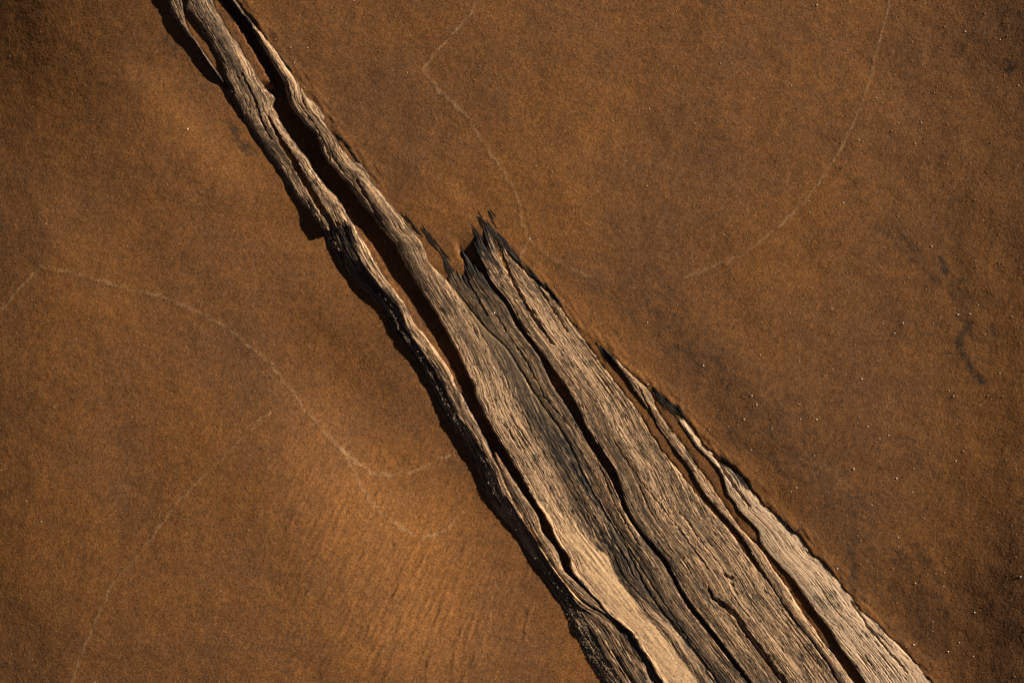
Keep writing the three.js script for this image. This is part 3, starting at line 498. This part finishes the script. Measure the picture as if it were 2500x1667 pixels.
// ------------------------------------------------------------------ loose grains
function grains(name, label, list, mat) {
  const o = shadows(new THREE.InstancedMesh(new THREE.IcosahedronGeometry(1, 0), mat, list.length)), M = new THREE.Matrix4(), q = new THREE.Quaternion(), e = new THREE.Euler();
  list.forEach((g, i) => {
    e.set(rnd() * 6, rnd() * 6, rnd() * 6); q.setFromEuler(e);
    M.compose(new THREE.Vector3(...g.p), q, new THREE.Vector3(g.r * (0.8 + 0.4 * rnd()), g.r * (0.8 + 0.4 * rnd()), g.r * (0.8 + 0.4 * rnd()))); o.setMatrixAt(i, M);
    o.setColorAt(i, new THREE.Color().setRGB(...g.c));
  });
  o.name = name; o.userData = { kind: 'stuff', label, category: 'sand grains' }; scene.add(o); return o;
}
{
  const list = [], add = (x, y, r, c) => { const h = sandHeight(x, y); list.push({ p: place(x, y, h + r * 0.15), r, c }); };
  const quartz = () => { const t = rnd(), w = 0.35 + 0.5 * rnd(); return t < 0.55 ? [w, w * 0.86, w * 0.66] : [w * 0.9, w * 0.55, w * 0.26]; };
  for (const [x, y] of [[2060, 495], [2358, 77], [1718, 892], [2085, 1145], [2190, 1168], [1834, 1098], [1945, 1191], [1836, 966], [1581, 787], [1582, 938], [2105, 925], [2276, 601], [2340, 768], [2369, 766], [2296, 777], [2206, 789], [2335, 1125], [2390, 745], [2045, 1388], [2236, 1424], [2305, 1431], [2493, 1408], [2343, 1569], [2316, 1591], [2232, 1574], [1292, 583], [457, 315], [1995, 1024], [1955, 1023], [1848, 988], [1817, 1024], [2318, 953], [2329, 967], [2194, 1312], [2250, 300], [1995, 12]]) add(x, y, 0.0009 + 0.0004 * rnd(), [0.95, 0.92, 0.82]);
  while (list.length < 1500) {
    const x = rnd() * 2560 - 30, y = rnd() * 1720 - 25; if (x > leftOf(y) - 60 && x < rightOf(y) + 6) continue;
    const right = x > rightOf(y); if (rnd() > (right ? mix(0.25, 1, sst(1200, 2300, x)) : 0.35)) continue;
    const t = rnd(); add(x, y, right ? 0.0004 + 0.0006 * t * t : 0.00035 + 0.0004 * t * t * t, quartz());
  }
  grains('quartz_grains', 'tiny glinting pale grains scattered over the brown sand', list, new THREE.MeshStandardMaterial({ roughness: 0.3 }));
}
{
  const rib = log.children.find(o => o.name === 'rib'), P = rib.geometry.attributes.position, N = rib.geometry.attributes.normal, n = 48 + 84 + 5, rows = Math.floor(P.count / n), list = [];
  for (let k = 0; k < 60000 && list.length < 2600; k++) {
    const i = Math.floor(rnd() * rows), j = Math.floor(rnd() * 48), v = i * n + j, t = 1 - j / 48, z = P.getZ(v), py = z / S + 833.5;
    if (py > 1760 || py < 700) continue;
    const at = mix(0.42, 0.24, sst(900, 1100, py)), wide = mix(0.16, 0.32, sst(1150, 1400, py));
    const dens = Math.exp(-(((t - at - 0.12 * noise(py / 60, 0.2, 981)) / wide) ** 2)) * sst(-0.25, 0.5, noise(py / 34, t * 7, 982)) * sst(700, 800, py);
    if (rnd() > dens || t > 0.8) continue;
    const r = 0.0004 + 0.0007 * rnd() * rnd(), w = 0.15 + 0.45 * rnd() * rnd() + 0.1 * rnd();
    list.push({ p: [P.getX(v) + N.getX(v) * r * 0.5, P.getY(v) + N.getY(v) * r * 0.5, z + N.getZ(v) * r * 0.5], r, c: [w, w * 0.82, w * 0.62] });
  }
  for (let k = 0; k < 260; k++) { const y = 1000 + 670 * rnd(), u = rnd(), x = mix(E.dR(y), E.eL(y), u), r = 0.0004 + 0.0005 * rnd() * rnd(); list.push({ p: place(x, y, sandHeight(x, y) + r * 0.5), r, c: [0.5, 0.4, 0.28] }); }
  grains('stuck_grains', 'pale sand grains stuck to the dark side and in the cracks of the log', list, new THREE.MeshStandardMaterial({ roughness: 0.4 }));
}
// ------------------------------------------------------------------ black fibres at the frayed ends of the planks
{
  const pos = [], idx = [], col = [];
  const fibre = (x, y, len, w, dir) => {
    const n = 6, base = pos.length / 3, dx = Math.sin(dir), dy = Math.cos(dir), bend = (rnd() - 0.5) * 0.25;
    for (let i = 0; i <= n; i++) {
      const t = i / n, cx = x + dx * len * t + dy * bend * len * t * t, cy = y + dy * len * t - dx * bend * len * t * t, ww = w * Math.sin(Math.PI * clamp(0.06 + 0.88 * t, 0, 1)), h = sandHeight(cx, cy);
      for (const [s, up] of [[-1, -0.0006], [-0.35, 0.0005 * (0.3 + ww / w)], [0.35, 0.0005 * (0.3 + ww / w)], [1, -0.0006]]) { pos.push(...place(cx + dy * ww * s, cy - dx * ww * s, h + up)); const v = 0.7 + 0.6 * rnd(); col.push(0.024 * v, 0.02 * v, 0.018 * v); }
      if (i) for (let q = 0; q < 3; q++) { const a = base + (i - 1) * 4 + q, b = a + 1, d = a + 4, e = a + 5; idx.push(a, b, d, b, e, d); }
    }
  };
  for (const [x0, y0, x1, y1, k, len, w] of [[1152, 552, 1178, 606, 34, 48, 2.4], [1180, 535, 1250, 612, 46, 52, 2.4], [1165, 520, 1172, 540, 5, 26, 1.6], [1193, 512, 1200, 535, 5, 30, 1.6], [1024, 548, 1074, 610, 16, 30, 1.8], [1076, 606, 1092, 660, 20, 40, 2.2], [1120, 598, 1145, 640, 16, 40, 2.2], [816, 318, 868, 388, 14, 28, 1.7], [980, 512, 1018, 560, 7, 26, 1.6], [1274, 640, 1318, 690, 18, 46, 2.4], [1322, 688, 1352, 720, 10, 36, 2.0], [1456, 832, 1490, 880, 12, 34, 1.8], [1592, 945, 1640, 992, 24, 42, 2.6], [1650, 985, 1658, 1000, 8, 28, 2.2], [1752, 1108, 1786, 1148, 26, 52, 2.6], [1902, 1262, 1930, 1286, 8, 30, 2], [2104, 1490, 2160, 1545, 18, 36, 2.2], [640, 84, 690, 150, 12, 34, 2], [604, 300, 640, 345, 8, 26, 1.8]])
    for (let i = 0; i < k * 1.7; i++) { const t = rnd(); fibre(mix(x0, x1, t) + (rnd() - 0.5) * 9, mix(y0, y1, t) + (rnd() - 0.5) * 12, len * (0.5 + 0.8 * rnd()), w * (0.3 + 0.4 * rnd()), 0.62 + (rnd() - 0.5) * 0.22); }
  const g = new THREE.BufferGeometry(); g.setAttribute('position', new THREE.Float32BufferAttribute(pos, 3)); g.setAttribute('color', new THREE.Float32BufferAttribute(col, 3)); g.setIndex(idx); g.computeVertexNormals();
  const o = shadows(new THREE.Mesh(g, woodMat)); o.name = 'frayed_fibres'; o.userData = { kind: 'stuff', label: 'black frayed fibres at the buried ends of the planks' }; log.add(o);
}
// ------------------------------------------------------------------ bits of dark wood on the sand
[[659, 923, 5, 0.4, 'tiny black wood chip lying flat below the bend of the swash line'], [665, 892, 4, 1.0, 'tiny black wood chip touching the pale swash line left of the log'], [632, 746, 3.4, 1.3, 'tiny black wood speck above the long swash line left of the log'], [1950, 1295, 11, -1.0, 'small dark twig leaning against the right side of the log']].forEach(([x, y, len, dir, label], i) => {
  const n = 7, pos = [], idx = [], h0 = sandHeight(x, y), o0 = place(x, y, h0);
  for (let k = 0; k <= n; k++) {
    const t = k / n - 0.5, w = len * 0.17 * Math.sqrt(Math.max(0.05, 1 - 3.6 * t * t)), bx = Math.sin(dir) * t * len * 2 + Math.cos(dir) * len * 0.35 * t * t, by = Math.cos(dir) * t * len * 2 - Math.sin(dir) * len * 0.35 * t * t;
    for (let q = 0; q < 6; q++) { const a = q / 6 * 2 * Math.PI; pos.push((bx + Math.cos(dir) * Math.cos(a) * w) * S, (Math.sin(a) * w * 0.8 + w * 0.4) * S, (by - Math.sin(dir) * Math.cos(a) * w) * S); }
    if (k) for (let q = 0; q < 6; q++) { const a = (k - 1) * 6 + q, b = (k - 1) * 6 + (q + 1) % 6, d = a + 6, e = b + 6; idx.push(a, d, b, b, d, e); }
  }
  for (let q = 1; q < 5; q++) { idx.push(0, q, q + 1, n * 6, n * 6 + q + 1, n * 6 + q); }
  const g = new THREE.BufferGeometry(); g.setAttribute('position', new THREE.Float32BufferAttribute(pos, 3)); g.setIndex(idx); g.computeVertexNormals();
  const mt = new THREE.MeshStandardMaterial({ roughness: 0.9 }); mt.color.setRGB(0.025, 0.02, 0.017);
  const o = shadows(new THREE.Mesh(g, mt)); o.position.set(...o0); o.name = i === 3 ? 'twig' : i ? 'wood_chip_00' + i : 'wood_chip';
  o.userData = { label, category: i === 3 ? 'twig' : 'wood chip' }; if (i < 3) o.userData.group = 'dark wood chips on the sand'; scene.add(o);
});

scene.updateMatrixWorld(true);
renderer.render(scene, camera);
